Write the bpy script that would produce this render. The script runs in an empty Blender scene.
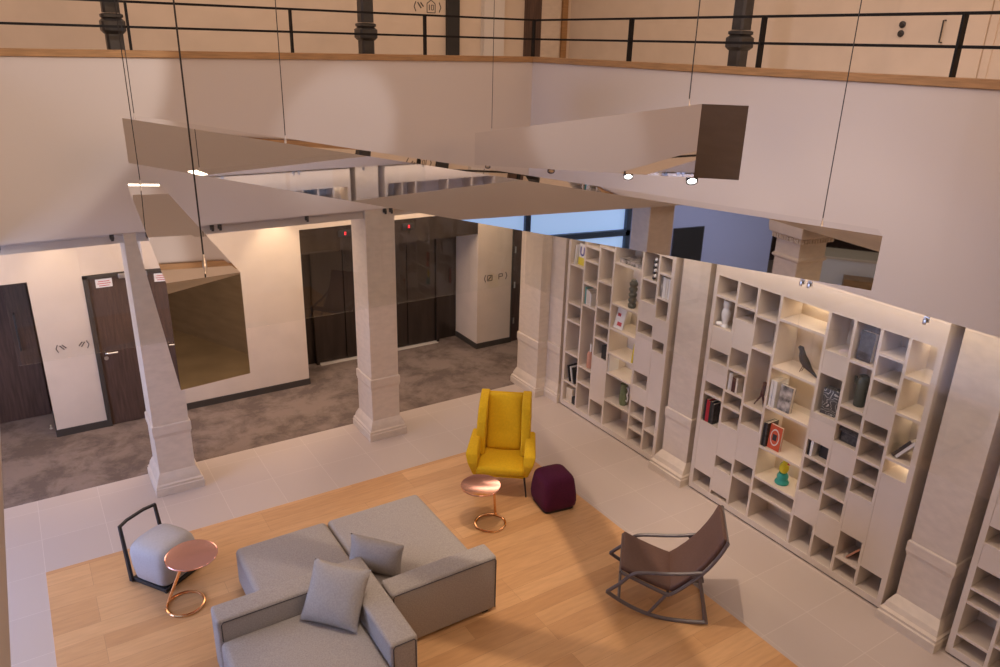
import bpy, bmesh, math, random
from mathutils import Vector, Matrix
random.seed(7)
S = bpy.context.scene
COL = S.collection
PI = math.pi

# ------------------------------------------------------------------ camera
cd = bpy.data.cameras.new('camera'); cam = bpy.data.objects.new('camera', cd); COL.objects.link(cam)
cd.sensor_width = 36.0; cd.lens = 762.41 * 36.0 / 1000.0; cd.clip_start = 0.02; cd.clip_end = 100
Rc = Matrix(((0.84509785, -0.53403814, 0.02475655), (0.17064255, 0.31334241, 0.93418288), (-0.50664656, -0.78525142, 0.35593463)))
cam.matrix_world = Matrix.Translation((0, 0, 4.93)) @ Rc.transposed().to_4x4()
S.camera = cam

# ------------------------------------------------------------------ look
S.view_settings.view_transform = 'Standard'; S.view_settings.look = 'None'
S.view_settings.gamma = 1.0; S.view_settings.use_curve_mapping = False
S.view_settings.exposure = -0.10
W = bpy.data.worlds.new('world'); S.world = W; W.use_nodes = True
W.node_tree.nodes['Background'].inputs[0].default_value = (0.80, 0.68, 0.58, 1)
W.node_tree.nodes['Background'].inputs[1].default_value = 0.3
S.cycles.max_bounces = 10; S.cycles.diffuse_bounces = 4; S.cycles.glossy_bounces = 6
S.cycles.transparent_max_bounces = 12; S.cycles.sample_clamp_indirect = 4.0
S.cycles.use_denoising = True; S.cycles.caustics_reflective = False; S.cycles.caustics_refractive = False

def area(name, loc, size, power, col, look=(0, 0, -1), spread=180):
    d = bpy.data.lights.new(name, 'AREA'); d.shape = 'RECTANGLE'; d.size, d.size_y = size
    d.energy = power; d.color = col; d.spread = math.radians(spread)
    o = bpy.data.objects.new(name, d); COL.objects.link(o); o.location = loc
    o.rotation_euler = Vector(look).to_track_quat('-Z', 'Y').to_euler(); return o
def spot(name, loc, tgt, power, col, ang=60, blend=0.6, rad=0.04):
    d = bpy.data.lights.new(name, 'SPOT'); d.energy = power; d.color = col; d.spot_size = math.radians(ang); d.spot_blend = blend
    d.shadow_soft_size = rad; o = bpy.data.objects.new(name, d); COL.objects.link(o); o.location = loc
    o.rotation_euler = (Vector(tgt) - Vector(loc)).to_track_quat('-Z', 'Y').to_euler(); return o
WARM = (1.0, 0.72, 0.50); SOFT = (1.0, 0.86, 0.76); COOL = (0.80, 0.84, 1.0)
area('skylight', (2.6, 4.2, 8.05), (4.6, 7.0), 150, (1.0, 0.82, 0.70))
area('near_gallery_light', (2.8, -3.2, 6.4), (6.0, 2.0), 200, (1.0, 0.60, 0.34), (0, 1, -.25))
area('upper_left_cool_fill', (-3.1, 4.0, 6.3), (7.0, 2.6), 75, (0.75, 0.75, 1.0), (1, 0, -.3))  # cool light added from the left gallery side; no window stands there
area('upper_corridor_light', (2.6, 9.5, 6.9), (7.5, 1.0), 32, (1.0, 0.66, 0.43))
area('upper_side_corridor_light', (6.95, 4.5, 6.9), (1.0, 8.0), 32, (1.0, 0.68, 0.47))
area('corridor_light', (2.0, 9.5, 3.0), (7.0, 0.9), 85, (1.0, 0.74, 0.55))
area('lift_lobby_light', (5.2, 10.2, 3.0), (2.2, 0.8), 22, (1.0, 0.76, 0.58))
area('near_arcade_fill', (-1.6, -2.2, 3.0), (2.5, 2.5), 60, (0.85, 0.88, 1.0), (-.3, -.1, -1))  # added fill, brightens the lavender wall mirrored in the long bar
area('near_side_arcade_fill', (4.0, -2.0, 3.0), (4.0, 2.0), 60, (1.0, 0.75, 0.5))  # added warm fill for the golden surfaces mirrored in the left bar
area('soffit_light', (6.05, 4.0, 3.0), (0.25, 8.0), 26, (1.0, 0.80, 0.64))
for k, (x, p) in enumerate(((-1.0, 22), (0.25, 18), (2.95, 48), (6.6, 30))):
    spot('corridor_downlight', (x, 10.12, 3.0), (x, 10.30, 0.6), p, (1.0, 0.76, 0.52), 70)
spot('added_parapet_spot', (4.4, 5.0, 6.6), (-.1, 8.36, 4.25), 520, (1, .95, .95), 24, .3, .05)  # added spot; its patch stands for light thrown by the mirror bars
spot('added_parapet_spot', (2.9, 4.6, 7.9), (2.2, .04, 3.2), 170, (1.0, .80, .55), 30, .6, .06)  # added to warm the near band that the left bar's end mirrors
spot('added_parapet_spot', (5.4, 4.2, 6.6), (3.2, 8.36, 3.95), 260, (.90, .90, 1), 16, .6, .05)  # added for a second soft cool patch on the back parapet
spot('added_parapet_spot', (1.0, 3.0, 6.8), (5.8, 4.6, 3.8), 330, (.86, .84, 1), 52, .9, .1)  # added to cool the light on the right parapet
for tx, ty in ((4.6, 6.2), (1.6, 5.6), (4.6, 4.2), (3.0, 4.6), (6.2, 5.8), (6.2, 3.2)):
    spot('ceiling_spot', (2.9, 4.6, 7.9), (tx, ty, 0), 270, (1.0, .77, .58), 36, .6, .06)

# ------------------------------------------------------------------ materials
def nodes(name):
    m = bpy.data.materials.new(name); m.use_nodes = True; nt = m.node_tree
    return m, nt, nt.nodes['Principled BSDF']
def mat(name, col, rough=0.6, metal=0.0, noise=0.0, scale=8.0, bump=0.0, bscale=200.0, spec=None, detail=3, stretch=None):
    m, nt, b = nodes(name)
    b.inputs['Base Color'].default_value = (*col, 1); b.inputs['Roughness'].default_value = rough; b.inputs['Metallic'].default_value = metal
    if spec is not None: b.inputs['Specular IOR Level'].default_value = spec
    g = nt.nodes.new('ShaderNodeNewGeometry'); src = g.outputs['Position']
    if stretch:
        mp = nt.nodes.new('ShaderNodeMapping'); mp.inputs['Scale'].default_value = stretch; nt.links.new(src, mp.inputs[0]); src = mp.outputs[0]
    if noise:
        n = nt.nodes.new('ShaderNodeTexNoise'); n.inputs['Scale'].default_value = scale; n.inputs['Detail'].default_value = detail
        nt.links.new(src, n.inputs['Vector'])
        r = nt.nodes.new('ShaderNodeMix'); r.data_type = 'RGBA'
        a = [max(0, c * (1 - noise)) for c in col]; z = [min(1, c * (1 + noise)) for c in col]
        r.inputs[6].default_value = (*a, 1); r.inputs[7].default_value = (*z, 1)
        cr = nt.nodes.new('ShaderNodeMapRange'); cr.inputs[1].default_value = .3; cr.inputs[2].default_value = .7
        nt.links.new(n.outputs[0], cr.inputs[0]); nt.links.new(cr.outputs[0], r.inputs[0]); nt.links.new(r.outputs[2], b.inputs['Base Color'])
    if bump:
        n2 = nt.nodes.new('ShaderNodeTexNoise'); n2.inputs['Scale'].default_value = bscale; n2.inputs['Detail'].default_value = 2
        nt.links.new(src, n2.inputs['Vector'])
        bp = nt.nodes.new('ShaderNodeBump'); bp.inputs['Strength'].default_value = bump; bp.inputs['Distance'].default_value = .004
        nt.links.new(n2.outputs[0], bp.inputs['Height']); nt.links.new(bp.outputs[0], b.inputs['Normal'])
    return m
def emis(name, col, s):
    m, nt, b = nodes(name); b.inputs['Base Color'].default_value = (*col, 1)
    b.inputs['Emission Color'].default_value = (*col, 1); b.inputs['Emission Strength'].default_value = s; return m

M = {}
M['paint'] = mat('white_wall_paint', (.60, .53, .475), .75, bump=.1, bscale=60)
M['cream'] = mat('cream_wall_paint', (.70, .59, .48), .7, noise=.04, scale=3)
M['ceil'] = mat('ceiling_paint', (.70, .66, .62), .8)
M['stone'] = mat('limestone', (.66, .565, .47), .6, noise=.06, scale=9, detail=10, bump=.15, bscale=60, stretch=(1, 1, 2.2))
M['oak'] = mat('oak_edge', (.36, .20, .085), .45, noise=.22, scale=5, stretch=(1, 1, 12), detail=6)
M['black'] = mat('black_painted_steel', (.010, .009, .009), .6, spec=.2)
M['iron'] = mat('dark_cast_iron', (.038, .035, .033), .42, noise=.25, scale=12)
M['walnut'] = mat('dark_walnut_veneer', (.085, .050, .038), .42, noise=.35, scale=6, stretch=(6, 6, .5), detail=6)
M['liftmetal'] = mat('dark_bronze_cladding', (.05, .038, .032), .22, metal=.35, noise=.15, scale=4, stretch=(3, 3, .4))
M['skirt'] = mat('charcoal_skirting', (.055, .046, .038), .5)
M['steel'] = mat('brushed_steel', (.62, .60, .58), .3, metal=1)
M['mirror'] = mat('polished_steel_mirror', (.86, .85, .86), .015, metal=1)
M['laminate'] = mat('greige_laminate', (.68, .59, .51), .45, noise=.03, scale=3)
M['laminate_in'] = mat('cream_back_board', (.66, .52, .36), .6)
M['copper'] = mat('rose_copper_mirror', (.86, .50, .43), .13, metal=1)
M['brass'] = mat('polished_copper_tube', (.90, .52, .26), .18, metal=1)
M['sofa'] = mat('grey_wool_fabric', (.40, .365, .34), .95, noise=.14, scale=90, bump=.5, bscale=350)
M['sofa2'] = mat('pale_grey_pillow_fabric', (.41, .38, .36), .95, noise=.10, scale=70, bump=.5, bscale=300)
M['piping'] = mat('dark_grey_piping', (.08, .075, .08), .8)
M['yellow'] = mat('mustard_yellow_fabric', (.68, .42, .005), .9, noise=.06, scale=40, bump=.35, bscale=260)
M['plum'] = mat('plum_felt', (.080, .004, .034), .95, noise=.12, scale=50, bump=.3, bscale=300)
M['plumbase'] = mat('black_plinth', (.02, .012, .014), .6)
M['lav'] = mat('light_grey_felt', (.50, .49, .51), .95, noise=.05, scale=60, bump=.3, bscale=300)
M['brown'] = mat('brown_leather', (.13, .070, .055), .55, noise=.08, scale=40)
M['frame'] = mat('taupe_grey_painted_metal', (.135, .115, .12), .4)
M['bluesteel'] = mat('dark_blue_steel', (.04, .07, .12), .5)
M['gold'] = mat('golden_bronze_cladding', (.42, .30, .17), .55, noise=.12, scale=2, stretch=(1, 1, 5))
M['alu'] = mat('aluminium_sill', (.62, .58, .54), .6)
M['bronzewall'] = mat('bronze_cladding', (.15, .105, .075), .55, noise=.06, scale=3, stretch=(1, 1, 6))
M['bluewall'] = mat('lavender_blue_wall', (.42, .47, .72), .7)
M['white'] = mat('white_gloss', (.80, .78, .76), .4)
M['blk'] = mat('black_matt', (.02, .02, .022), .5)
M['redd'] = mat('red_cover', (.55, .03, .05), .5)
M['orange'] = mat('orange_red_cover', (.60, .09, .03), .5)
M['yel'] = mat('bright_yellow_cover', (.75, .62, .02), .5)
M['teal'] = mat('teal_cover', (.05, .33, .33), .5)
M['dgreen'] = mat('grey_green_ceramic', (.055, .065, .048), .4, noise=.2, scale=30)
M['ogreen'] = mat('olive_green_ceramic', (.16, .20, .11), .45, noise=.2, scale=25)
M['jade'] = mat('turquoise_ceramic', (.03, .33, .27), .35)
M['terra'] = mat('terracotta_glaze', (.55, .27, .18), .5)
M['page'] = mat('paper_pages', (.74, .68, .60), .8)
M['brownbk'] = mat('dark_brown_cover', (.08, .025, .02), .5)
M['grey'] = mat('dark_grey_patterned_cover', (.06, .055, .052), .5, noise=.7, scale=30, detail=6)
M['photo'] = mat('black_and_white_cover', (.33, .30, .28), .5, noise=.9, scale=16, detail=8)
M['navy'] = mat('navy_ink', (.03, .03, .30), .5)
M['beige'] = mat('beige_box', (.68, .58, .44), .6)
M['ink'] = mat('dark_sign_paint', (.07, .06, .055), .6)
M['led'] = emis('led_lens', (1, .95, .88), 14)
M['ledwarm'] = emis('warm_led_strip', (1, .82, .60), 6)
M['red_led'] = emis('red_display', (1, .05, .08), .7)
M['sky'] = emis('daylit_window_pane', (.42, .62, .95), .75)
M['sky2'] = emis('bright_daylit_window_pane', (.52, .62, 1.0), 6.5)
M['dusk'] = emis('dusk_window_pane', (.30, .38, .62), .5)

def striped(name, a, b, scale, axis='Z'):
    m, nt, bs = nodes(name)
    g = nt.nodes.new('ShaderNodeNewGeometry'); w = nt.nodes.new('ShaderNodeTexWave'); w.wave_type = 'BANDS'; w.bands_direction = 'DIAGONAL'
    w.inputs['Scale'].default_value = scale; w.inputs['Distortion'].default_value = 14; w.inputs['Detail'].default_value = 1; w.inputs['Detail Scale'].default_value = 1.2
    nt.links.new(g.outputs['Position'], w.inputs[0])
    r = nt.nodes.new('ShaderNodeValToRGB'); r.color_ramp.elements[0].color = (*a, 1); r.color_ramp.elements[1].color = (*b, 1)
    r.color_ramp.elements[0].position = .90; r.color_ramp.elements[1].position = .99
    nt.links.new(w.outputs[0], r.inputs[0]); nt.links.new(r.outputs[0], bs.inputs['Base Color']); bs.inputs['Roughness'].default_value = .4
    return m
M['zebra'] = striped('black_marble_with_white_veins', (.03, .028, .03), (.5, .48, .44), 12)

def floor_mats():
    # porcelain tiles 0.6 m
    m, nt, b = nodes('greige_porcelain_tiles')
    g = nt.nodes.new('ShaderNodeNewGeometry'); mp = nt.nodes.new('ShaderNodeMapping'); mp.inputs['Location'].default_value = (.374, -.27, 0)
    nt.links.new(g.outputs['Position'], mp.inputs[0])
    br = nt.nodes.new('ShaderNodeTexBrick'); br.offset = 0; br.inputs['Scale'].default_value = 1
    br.inputs['Brick Width'].default_value = .6; br.inputs['Row Height'].default_value = .6; br.inputs['Mortar Size'].default_value = .0025
    br.inputs['Mortar Smooth'].default_value = .2
    br.inputs['Color1'].default_value = (.53, .445, .40, 1); br.inputs['Color2'].default_value = (.55, .465, .42, 1); br.inputs['Mortar'].default_value = (.66, .58, .53, 1)
    nt.links.new(mp.outputs[0], br.inputs[0]); nt.links.new(br.outputs[0], b.inputs['Base Color'])
    b.inputs['Roughness'].default_value = .32; b.inputs['Specular IOR Level'].default_value = .45
    M['tile'] = m
    # oak planks
    m, nt, b = nodes('oiled_oak_planks')
    g = nt.nodes.new('ShaderNodeNewGeometry')
    br = nt.nodes.new('ShaderNodeTexBrick'); br.offset = .37; br.offset_frequency = 3; br.inputs['Scale'].default_value = 1
    br.inputs['Brick Width'].default_value = 1.7; br.inputs['Row Height'].default_value = .19; br.inputs['Mortar Size'].default_value = .0012
    br.inputs['Bias'].default_value = 0
    br.inputs['Color1'].default_value = (.57, .315, .14, 1); br.inputs['Color2'].default_value = (.70, .42, .205, 1); br.inputs['Mortar'].default_value = (.40, .22, .10, 1)
    nt.links.new(g.outputs['Position'], br.inputs[0])
    mp = nt.nodes.new('ShaderNodeMapping'); mp.inputs['Scale'].default_value = (1.2, 9, 1); nt.links.new(g.outputs['Position'], mp.inputs[0])
    n = nt.nodes.new('ShaderNodeTexNoise'); n.inputs['Scale'].default_value = 3; n.inputs['Detail'].default_value = 7; nt.links.new(mp.outputs[0], n.inputs[0])
    cr = nt.nodes.new('ShaderNodeValToRGB'); cr.color_ramp.elements[0].color = (.90, .87, .84, 1); cr.color_ramp.elements[1].color = (1.05, 1.04, 1.03, 1)
    cr.color_ramp.elements[0].position = .3; cr.color_ramp.elements[1].position = .7
    nt.links.new(n.outputs[0], cr.inputs[0])
    mx = nt.nodes.new('ShaderNodeMix'); mx.data_type = 'RGBA'; mx.blend_type = 'MULTIPLY'; mx.inputs[0].default_value = 1
    nt.links.new(br.outputs[0], mx.inputs[6]); nt.links.new(cr.outputs[0], mx.inputs[7]); nt.links.new(mx.outputs[2], b.inputs['Base Color'])
    b.inputs['Roughness'].default_value = .38
    M['parquet'] = m
    # carpet with worn mottling
    m, nt, b = nodes('mottled_taupe_carpet')
    g = nt.nodes.new('ShaderNodeNewGeometry')
    n = nt.nodes.new('ShaderNodeTexNoise'); n.inputs['Scale'].default_value = 1.9; n.inputs['Detail'].default_value = 10; n.inputs['Roughness'].default_value = .72; n.inputs['Distortion'].default_value = .25
    nt.links.new(g.outputs['Position'], n.inputs[0])
    cr = nt.nodes.new('ShaderNodeValToRGB'); cr.color_ramp.elements[0].color = (.13, .096, .082, 1); cr.color_ramp.elements[1].color = (.235, .180, .155, 1)
    cr.color_ramp.elements[0].position = .41; cr.color_ramp.elements[1].position = .56
    nt.links.new(n.outputs[0], cr.inputs[0]); nt.links.new(cr.outputs[0], b.inputs['Base Color']); b.inputs['Roughness'].default_value = 1
    n2 = nt.nodes.new('ShaderNodeTexNoise'); n2.inputs['Scale'].default_value = 300; nt.links.new(g.outputs['Position'], n2.inputs[0])
    bp = nt.nodes.new('ShaderNodeBump'); bp.inputs['Strength'].default_value = .5; bp.inputs['Distance'].default_value = .005
    nt.links.new(n2.outputs[0], bp.inputs['Height']); nt.links.new(bp.outputs[0], b.inputs['Normal'])
    M['carpet'] = m
    # thin clear glass
    m = bpy.data.materials.new('clear_glass'); m.use_nodes = True; nt = m.node_tree; nt.nodes.clear()
    o = nt.nodes.new('ShaderNodeOutputMaterial'); t = nt.nodes.new('ShaderNodeBsdfTransparent'); gl = nt.nodes.new('ShaderNodeBsdfGlossy')
    t.inputs[0].default_value = (.99, .995, .99, 1); gl.inputs['Roughness'].default_value = 0.01
    fr = nt.nodes.new('ShaderNodeFresnel'); ge = nt.nodes.new('ShaderNodeNewGeometry'); ma = nt.nodes.new('ShaderNodeMath'); ma.operation = 'MULTIPLY_ADD'
    ma.inputs[1].default_value = 1 / 1.5 - 1.5; ma.inputs[2].default_value = 1.5; nt.links.new(ge.outputs['Backfacing'], ma.inputs[0]); nt.links.new(ma.outputs[0], fr.inputs[0])
    ms = nt.nodes.new('ShaderNodeMixShader'); nt.links.new(fr.outputs[0], ms.inputs[0]); nt.links.new(t.outputs[0], ms.inputs[1]); nt.links.new(gl.outputs[0], ms.inputs[2])
    nt.links.new(ms.outputs[0], o.inputs[0]); M['glass'] = m
floor_mats()

# ------------------------------------------------------------------ mesh helpers
class MB:
    def __init__(s): s.bm = bmesh.new()
    def box(s, x0, x1, y0, y1, z0, z1, bev=0.0, seg=2, mtx=None):
        r = bmesh.ops.create_cube(s.bm, size=1.0); vs = r['verts']
        for v in vs:
            v.co = Vector((x0 + (v.co.x + .5) * (x1 - x0), y0 + (v.co.y + .5) * (y1 - y0), z0 + (v.co.z + .5) * (z1 - z0)))
        return s._fin(vs, bev, seg, mtx)
    def hexa(s, pts, bev=0.0, seg=2):     # 8 points: 4 bottom ring, 4 top ring
        vs = [s.bm.verts.new(p) for p in pts]
        for f in ((3, 2, 1, 0), (4, 5, 6, 7), (0, 1, 5, 4), (1, 2, 6, 5), (2, 3, 7, 6), (3, 0, 4, 7)):
            s.bm.faces.new([vs[i] for i in f])
        return s._fin(vs, bev, seg, None)
    def _fin(s, vs, bev, seg, mtx):
        if bev > 0:
            es = list({e for v in vs for e in v.link_edges})
            r = bmesh.ops.bevel(s.bm, geom=es, offset=bev, segments=seg, affect='EDGES', profile=.5)
            vs = list({v for f in r['faces'] for v in f.verts} | {v for v in vs if v.is_valid})
        if mtx is not None: bmesh.ops.transform(s.bm, matrix=mtx, verts=vs)
        return s
    def loft(s, rings, cap0=True, cap1=True):
        rr = [[s.bm.verts.new(p) for p in ring] for ring in rings]; n = len(rr[0])
        for a, b in zip(rr, rr[1:]):
            for i in range(n): s.bm.faces.new((a[i], a[(i + 1) % n], b[(i + 1) % n], b[i]))
        if cap0: s.bm.faces.new(rr[0][::-1])
        if cap1: s.bm.faces.new(rr[-1])
        return s
    def lathe(s, prof, c=(0, 0, 0), n=24):
        return s.loft([[(c[0] + r * math.cos(2 * PI * i / n), c[1] + r * math.sin(2 * PI * i / n), c[2] + z) for i in range(n)] for r, z in prof])
    def tube(s, pts, r, n=8, closed=False):
        pts = [Vector(p) for p in pts]; N = len(pts); rings = []; up = None
        for i, p in enumerate(pts):
            if closed: t = pts[(i + 1) % N] - pts[i - 1]
            else: t = pts[min(i + 1, N - 1)] - pts[max(i - 1, 0)]
            t.normalize()
            if up is None: up = t.orthogonal().normalized()
            up = (up - t * up.dot(t)).normalized(); sd = t.cross(up)
            rad = r[i] if isinstance(r, (list, tuple)) else r
            rings.append([p + (up * math.cos(2 * PI * k / n) + sd * math.sin(2 * PI * k / n)) * rad for k in range(n)])
        if closed:
            rr = [[s.bm.verts.new(q) for q in ring] for ring in rings]
            for a in range(N):
                A, B = rr[a], rr[(a + 1) % N]
                best = min(range(n), key=lambda o: (A[0].co - B[o].co).length) if a == N - 1 else 0
                for i in range(n): s.bm.faces.new((A[i], A[(i + 1) % n], B[(i + 1 + best) % n], B[(i + best) % n]))
        else: s.loft(rings)
        return s
    def prism(s, poly, d0, d1, axis='x', bev=0.0, seg=2):   # polygon extruded along an axis
        def P(a, b, d): return {'x': (d, a, b), 'y': (a, d, b), 'z': (a, b, d)}[axis]
        A = [s.bm.verts.new(P(a, b, d0)) for a, b in poly]; B = [s.bm.verts.new(P(a, b, d1)) for a, b in poly]; n = len(poly)
        s.bm.faces.new(A[::-1]); s.bm.faces.new(B)
        for i in range(n): s.bm.faces.new((A[i], A[(i + 1) % n], B[(i + 1) % n], B[i]))
        return s._fin(A + B, bev, seg, None)
    def sphere(s, c, r, sc=(1, 1, 1), mtx=None):
        q = bmesh.ops.create_uvsphere(s.bm, u_segments=16, v_segments=10, radius=r)
        for v in q['verts']: v.co = Vector((c[0] + v.co.x * sc[0], c[1] + v.co.y * sc[1], c[2] + v.co.z * sc[2]))
        if mtx is not None: bmesh.ops.transform(s.bm, matrix=mtx, verts=q['verts'])
        return s
    def xf(s, m): bmesh.ops.transform(s.bm, matrix=m, verts=s.bm.verts[:]); return s

WM = {}
def empty(name, loc=(0, 0, 0), rz=0.0):
    o = bpy.data.objects.new(name, None); COL.objects.link(o); o.location = loc; o.rotation_euler = (0, 0, rz); o.empty_display_size = .1
    WM[o] = Matrix.Translation(loc) @ Matrix.Rotation(rz, 4, 'Z'); return o
def put(name, mb, m, parent=None, world=True, smooth=35, subsurf=0):
    bm = mb.bm; bmesh.ops.recalc_face_normals(bm, faces=bm.faces[:])
    mt = None
    if parent is not None:
        mt = WM[parent]
        if world: bmesh.ops.transform(bm, matrix=mt.inverted(), verts=bm.verts[:])
        loc = None
    else:
        xs = [v.co for v in bm.verts]
        loc = Vector(((min(v.x for v in xs) + max(v.x for v in xs)) / 2, (min(v.y for v in xs) + max(v.y for v in xs)) / 2, min(v.z for v in xs)))
        bmesh.ops.translate(bm, vec=-loc, verts=bm.verts[:])
    me = bpy.data.meshes.new(name); bm.to_mesh(me); bm.free()
    o = bpy.data.objects.new(name, me); COL.objects.link(o); me.materials.append(m if not isinstance(m, str) else M[m])
    if smooth:
        me.polygons.foreach_set('use_smooth', [True] * len(me.polygons)); me.set_sharp_from_angle(angle=math.radians(smooth))
    if subsurf:
        d = o.modifiers.new('subdivision', 'SUBSURF'); d.levels = d.render_levels = subsurf
    if parent is not None: o.parent = parent; WM[o] = mt
    else: o.location = loc; WM[o] = Matrix.Translation(loc)
    return o
def tag(o, label, cat, group=None):
    o['label'] = label; o['category'] = cat
    if group: o['group'] = group
    return o
def struct(name, mb, m, parent=None, smooth=0, label=None):
    o = put(name, mb, m, parent, True, smooth)
    if parent is None: o['kind'] = 'structure'
    if label: o['label'] = label
    return o
def copy_tree(o, parent=None):
    c = o.copy(); COL.objects.link(c)
    if parent is not None: c.parent = parent
    WM[c] = WM[o]
    for ch in list(o.children): copy_tree(ch, c)
    return c
def B(*a, **k): return MB().box(*a, **k)

# ------------------------------------------------------------------ setting constants
FY, FX = 8.36, 5.776          # parapet faces of the two visible galleries
NX, NY = -0.265, 0.04         # parapet faces of the two galleries on the camera's side
YW, XW = 10.435, 7.90         # rear walls
ZS, ZF, ZP = 3.05, 4.15, 4.78 # gallery underside, gallery floor, parapet top
TOP = 8.2

# floors
struct('floor', B(-6.7, 8.4, -8.1, 8.905, -.12, 0), 'tile')
struct('floor_carpet', B(-4.5, 9.0, 8.905, 12.0, -.12, .004), 'carpet')
struct('floor_parquet', B(-.374, 4.98, 1.5, 7.465, -.02, .003), 'parquet')
struct('floor_gallery_back', B(-4.5, 9.0, FY + .12, 10.6, ZS, ZF), 'ceil')
struct('floor_gallery_right', B(FX + .12, 9.0, -2, FY + .12, ZS, ZF), 'ceil')
struct('floor_gallery_left', B(-3.2, NX - .12, -3.5, FY + .12, ZS, ZF), 'ceil')
struct('floor_gallery_near', B(NX - .12, FX + .12, -3.5, NY - .12, ZS, ZF), 'ceil')
struct('ceiling', B(-4.5, 9.0, -3.5, 11.4, TOP, TOP + .1), 'ceil')

# parapets
def parapet(name, x0, x1, y0, y1, m='paint'): return struct(name, B(x0, x1, y0, y1, ZS - .001, ZP - .065), m)
parapet('wall_parapet_back', NX, FX + .001, FY, FY + .119)
parapet('wall_parapet_right', FX, FX + .119, NY, FY + .119)
parapet('wall_parapet_left', NX - .119, NX, NY, FY + .119)
parapet('wall_parapet_near', NX, FX, NY - .119, NY, 'bronzewall')
struct('trim_1', B(NX - .13, FX + .13, FY - .02, FY + .14, ZP - .065, ZP, bev=.004, seg=1), 'oak')
struct('trim_2', B(FX - .02, FX + .14, NY, FY - .021, ZP - .065, ZP, bev=.004, seg=1), 'oak')
struct('trim_3', B(NX - .14, NX + .002, NY, FY - .021, ZP - .065, ZP, bev=.004, seg=1), 'oak')
struct('trim_4', B(NX + .01, FX - .03, NY - .119, NY, ZP - .065, ZP - .002, bev=.004, seg=1), 'oak')
# lintels behind the parapet, between the arcade columns
struct('trim_5', B(NX - 3, 6.0, 8.43, 8.80, 2.935, ZS - .002), 'paint')

# rear ground floor walls
Wz = 3.05
lw = B(-.06, .527, YW, YW + .72, 0, Wz)
lw.box(-4.4, -.06, YW, YW + .15, 2.10, Wz); lw.box(.527, 1.50, YW, YW + .15, 2.095, Wz)
lw.box(1.50, 3.305, YW, YW + .72, 0, Wz); lw.box(3.305, 6.26, YW, YW + .15, 2.39, Wz)
lw.box(6.26, 6.93, YW, 11.5, 0, Wz); lw.box(6.93, 8.9, YW, YW + .15, 2.12, Wz); lw.box(7.85, 8.9, YW, YW + .15, 0, 2.12)
struct('wall_back', lw, 'cream')
struct('wall_lift_recess', B(3.0, 6.255, 11.16, 11.4, 0, 2.6).box(3.24, 3.30, YW + .725, 11.16, 0, 2.6), 'liftmetal')
struct('wall_far_left_recess', B(-4.4, .2, 11.30, 11.4, 0, 2.6), 'walnut')
sk = B(-.075, .54, YW - .015, YW, 0, .10).box(1.485, 3.315, YW - .015, YW, 0, .10).box(6.245, 6.94, YW - .015, YW, 0, .10)
sk.box(6.245, 6.26, YW, 11.15, 0, .10).box(-.075, -.06, YW, 11.1, 0, .1).box(3.305, 3.32, YW, 11.14, 0, .1)
struct('baseboard_back', sk, 'skirt')
struct('wall_right', B(6.62, 6.8, -6, 9.6, 0, ZS - .002), 'stone')
struct('wall_gallery_back', B(-4.5, 9.0, YW, YW + .12, ZF, TOP), 'cream')
struct('wall_gallery_right', B(XW, XW + .12, -2, YW, ZF, TOP), 'cream')
struct('wall_gallery_left', B(-3.3, -3.2, -3.5, YW, ZF, TOP), 'cream')
struct('wall_gallery_near', B(-3.3, 8, -3.5, -3.4, ZF, TOP), 'cream')
struct('wall_near', B(-6.6, 1.6, -8.1, -8.0, 0, ZS).box(-6.7, -6.6, -8, -3.7, 0, ZS), 'walnut')
struct('wall_near_side', B(1.6, 9, -6.6, -6.5, 0, ZS).box(1.6, 1.7, -8.1, -6.5, 0, ZS).box(6.5, 6.615, -6.5, -1, 0, ZS), 'gold')
struct('floor_near', B(1.7, 6.6, -6.5, -1.2, 0, .01), 'gold')
struct('added_trim', B(NX + .01, FX - .03, NY, NY + .012, ZS, 3.48), 'gold')  # added lighter band, so the left bar's end mirrors a brighter tone
dn7 = empty('door_7', (-3.19, -1.84, 0)); dn7['kind'] = 'structure'
put('leaf', B(-3.2, -3.17, -2.17, -1.52, 0, 1.95), 'blk', dn7, smooth=0)
struct('wall_left', B(-3.3, -3.2, -3.8, -.6, 0, ZS).box(-6.6, -3.3, -3.8, -3.7, 0, ZS).box(-3.3, -3.2, 8.6, 12, 0, ZS).box(-3.3, -3.2, 5.2, 5.5, 0, ZS).box(-3.3, -3.2, 5.5, 8.6, 0, .5).box(-3.3, -3.2, -.6, 5.2, 0, .8), 'bluewall')
wn = struct('window_1', B(-3.27, -3.25, -.6, 5.2, .8, ZS), 'sky', label='daylit window')
w2 = struct('window_2', B(-3.27, -3.25, 5.5, 8.6, .5, ZS), 'sky2', label='bright daylit window')
struct('window_frame', B(-3.24, -3.18, 7.0, 7.08, .5, ZS), 'blk', w2)
fr = MB()
for y in (-.6, 1.3, 3.2, 5.1): fr.box(-3.24, -3.16, y, y + .09, .8, ZS)
fr.box(-3.24, -3.16, -.6, 5.2, 1.9, 2.0).box(-3.24, -3.16, -.6, 5.2, .8, .88)
struct('window_frame', fr, M['bluesteel'], wn)

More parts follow.
